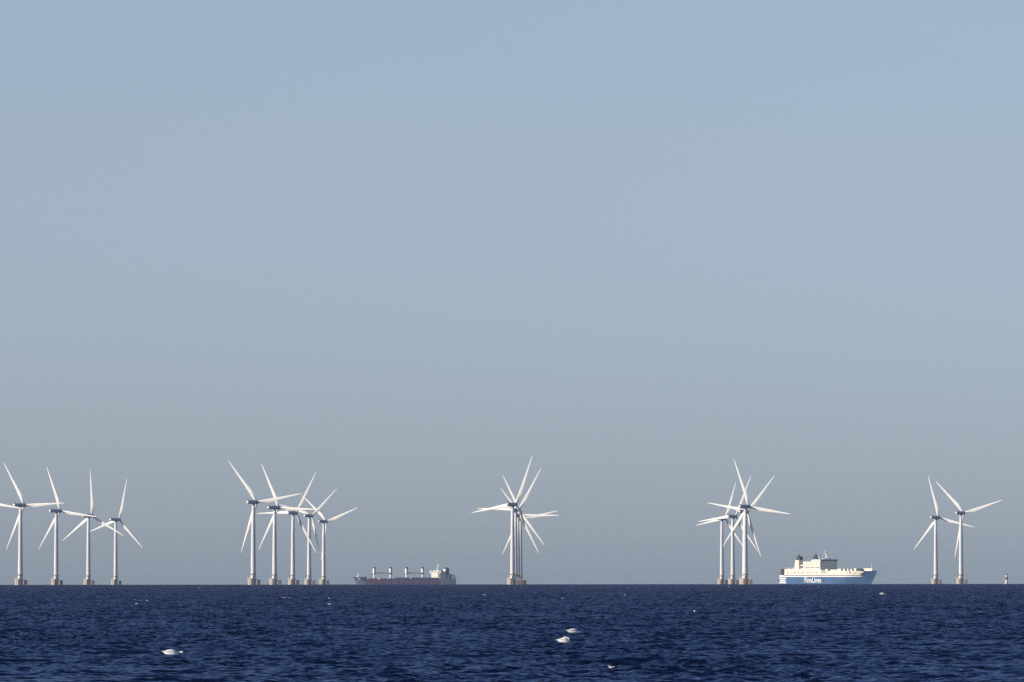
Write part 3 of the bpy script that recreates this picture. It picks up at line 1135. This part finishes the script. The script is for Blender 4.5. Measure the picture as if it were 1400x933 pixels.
def swan(label, px, py, rz, pose, scale=1.0):
    """a mute swan afloat; +X is its front"""
    pt = float_spot(px, py)
    bm = bmesh.new()
    add_loft(bm, bird_rings([(-.62, .25, .02, .015), (-.52, .185, .07, .035), (-.42, .12, .13, .07), (-.30, .10, .19, .13), (-.12, .09, .235, .185),
                             (.08, .08, .245, .20), (.25, .07, .21, .18), (.37, .06, .14, .13), (.44, .05, .05, .05)]))
    for s in (-1, 1):      # folded wings arched over the back
        add_loft(bm, [[(x, s * (.10 + w * .5) + w * math.cos(2 * PI * k / 12), zc + h * math.sin(2 * PI * k / 12)) for k in range(12)]
                      for x, zc, w, h in [(-.50, .20, .03, .02), (-.36, .22, .07, .05), (-.16, .24, .10, .085), (.04, .25, .11, .095), (.2, .2, .09, .09), (.3, .13, .04, .05)]])
    if pose == 'low':      # neck laid forward just over the water, head out in front
        neck = [(.30, 0, .10, .085), (.40, .02, .13, .065), (.48, .02, .16, .05), (.55, .02, .165, .046), (.59, .02, .16, .062), (.65, .02, .155, .082),
                (.71, .02, .145, .066), (.745, .02, .12, .032), (.80, .02, .105, .022), (.83, .02, .10, .012)]
    elif pose == 'tucked':  # neck folded back, head resting on the back
        neck = [(.30, 0, .12, .085), (.38, .0, .19, .065), (.37, .0, .27, .055), (.28, .0, .325, .052), (.16, .01, .345, .055), (.05, .02, .355, .07),
                (-.03, .02, .35, .06), (-.09, .02, .335, .034), (-.15, .02, .325, .022), (-.18, .02, .32, .012)]
    else:                  # feeding: neck goes under, in front of the breast
        neck = [(.30, 0, .10, .085), (.42, .0, .10, .065), (.50, .0, .05, .055), (.56, .0, -.03, .05), (.60, 0, -.14, .05), (.62, 0, -.2, .065), (.63, 0, -.27, .05), (.64, 0, -.34, .02)]
    add_loft(bm, path_rings(neck))
    o = obj('swan', bm, [M['swan'], M['bill']], None, True)
    remesh_join(o, .016)
    hx = neck[-3]
    if pose == 'low':
        paint(o, lambda c: 1 if c.x > .735 else 0)
    elif pose == 'tucked':
        paint(o, lambda c: 1 if (c.x < -.08 and c.z > .31 and abs(c.y - .02) < .036) else 0)
    z = max(wave_at(pt.x + dx * .3, pt.y + dy * .4) for dx in (-1, 0, 1) for dy in (-1, 0, 1))
    o.location = (pt.x, pt.y, z)
    o.rotation_euler = (0, 0, rz)
    o.scale = (scale,) * 3
    tag(o, label, 'swan', 'white swans on the water')
    return o


swan('white swan swimming alone, nearest the bottom edge, head held low to the right', 234.5, 895.0, R(-8), 'low', .80)
swan('white swan with arched back, the farther of the two swans swimming close together', 784.5, 868.3, R(6), 'feeding', .86)
swan('white swan with its head tucked on its back, the nearer of two close swans', 771.5, 882.3, R(-12), 'tucked', .79)
swan('tiny white swan far out on the water, just below the bow of the blue ferry', 1207, 813.9, R(5), 'feeding', 1.3)

# the small black and white duck
pt = float_spot(839, 913.5)
bm = bmesh.new()
add_loft(bm, bird_rings([(-.34, .10, .015, .015), (-.27, .08, .06, .05), (-.12, .06, .12, .10), (.04, .06, .13, .115), (.16, .06, .10, .10), (.23, .05, .04, .05)]))
add_loft(bm, path_rings([(.14, 0, .09, .07), (.19, 0, .16, .055), (.22, 0, .22, .055), (.26, 0, .235, .058), (.31, 0, .22, .04), (.36, 0, .20, .022), (.385, 0, .195, .01)]))
duck = obj('duck', bm, [M['duck_black'], M['swan']], None, True)
remesh_join(duck, .012)
paint(duck, lambda c: 1 if (c.x > .10 and not (c.z > .235 and c.x > .17) and c.x < .30) or (c.z > .135 and -.04 < c.x < .1) else 0)
duck.scale = (.85, .85, .8)
duck.location = (pt.x, pt.y, -.06 + max(wave_at(pt.x + d * .3, pt.y + e * .4) for d in (-1, 0, 1) for e in (-1, 0, 1)) - .01)
duck.rotation_euler = (0, 0, PI + R(12))
tag(duck, 'small black and white duck floating low, near the bottom edge of the water', 'duck')

# ------------------------------------------------------------------ foam on breaking crests
bm = bmesh.new()
FOAM = [(177, 820.5, 2.6), (185.5, 820.2, 2.6), (191.5, 822.2, 7.5), (187, 827.5, 3.2), (201.5, 822, 2.4), (247.5, 828.3, 2.4), (248, 822.5, 2.0), (259, 808.6, 2.4),
        (273, 804.2, 3.2), (360.5, 830.0, 2.4), (368.5, 830.6, 3.6), (388, 818, 6), (396, 818.4, 3), (444.5, 819, 2.6), (451.5, 819, 4.5), (444, 823.5, 2.2), (451, 827.8, 4),
        (771.5, 819.3, 8), (859, 805.7, 2.5), (837.5, 813.1, 2.5), (854.5, 814.8, 2.2), (963, 825, 2.4), (974.5, 822.2, 2.6), (1000, 816.7, 2.8), (1019.5, 817.6, 2.2), (1069.5, 827.1, 2.8),
        (996, 802.9, 2.2), (1158, 810.2, 2.6), (1250.5, 808.8, 3.6), (1190, 816.8, 2), (662, 814, 4), (603, 803, 2.4), (549, 806, 3), (565, 804, 2), (20, 815, 3), (150, 815, 3),
        (1302, 806, 2.6), (1340, 838, 3), (640, 829.5, 3), (900, 818, 2), (300, 806, 2.4), (1227, 828, 2.2), (950, 837, 2.6), (1085, 803.2, 2.5), (1120, 803.5, 2.2), (1010, 802.6, 2)]
for px, py, wpx in FOAM:
    p = float_spot(px, py) if wpx >= 4 else on_sea(px, py)
    w = wpx * p.y / FPX
    nb = max(2, int(w / .22))
    for k in range(nb):
        t = (k + .5) / nb - .5
        x = p.x + t * w
        y = p.y + random.uniform(-.3, .3)
        z = max(wave_at(x, y + d) for d in (-.6, 0, .6))
        hh = random.uniform(.035, .095) * (1 - 1.2 * t * t) * min(1.0, .4 + p.y / 1400)
        bmesh.ops.create_icosphere(bm, subdivisions=2, radius=1, matrix=Matrix.Translation((x, y, z)) @ Matrix.Rotation(random.uniform(-.3, .3), 4, 'Z') @ Matrix.Diagonal((w / nb * random.uniform(.55, .9), .25, hh, 1)))
for v in bm.verts:
    v.co += Vector((random.uniform(-.02, .02), random.uniform(-.03, .03), random.uniform(-.015, .015)))
foam = obj('foam', bm, M['foam'], None, True)
foam['kind'] = 'stuff'

# ------------------------------------------------------------------ thin sea haze
HAZE_DENSITY = 1.25e-5
bm = bmesh.new()
add_box(bm, -15900, 15900, -15900, 15900, -36, 140)
haze = obj('haze', bm, None, None)
haze.data.materials.clear()
hm = bpy.data.materials.new('sea haze')
hm.use_nodes = True
hn = hm.node_tree
for nd in list(hn.nodes):
    if nd.type == 'BSDF_PRINCIPLED':
        hn.nodes.remove(nd)
pv = hn.nodes.new('ShaderNodeVolumePrincipled')
pv.inputs['Color'].default_value = (0.80, 0.88, 1.0, 1)
pv.inputs['Density'].default_value = HAZE_DENSITY
outn = [q for q in hn.nodes if q.type == 'OUTPUT_MATERIAL'][0]
hn.links.new(pv.outputs[0], outn.inputs['Volume'])
haze.data.materials.append(hm)
haze['kind'] = 'stuff'
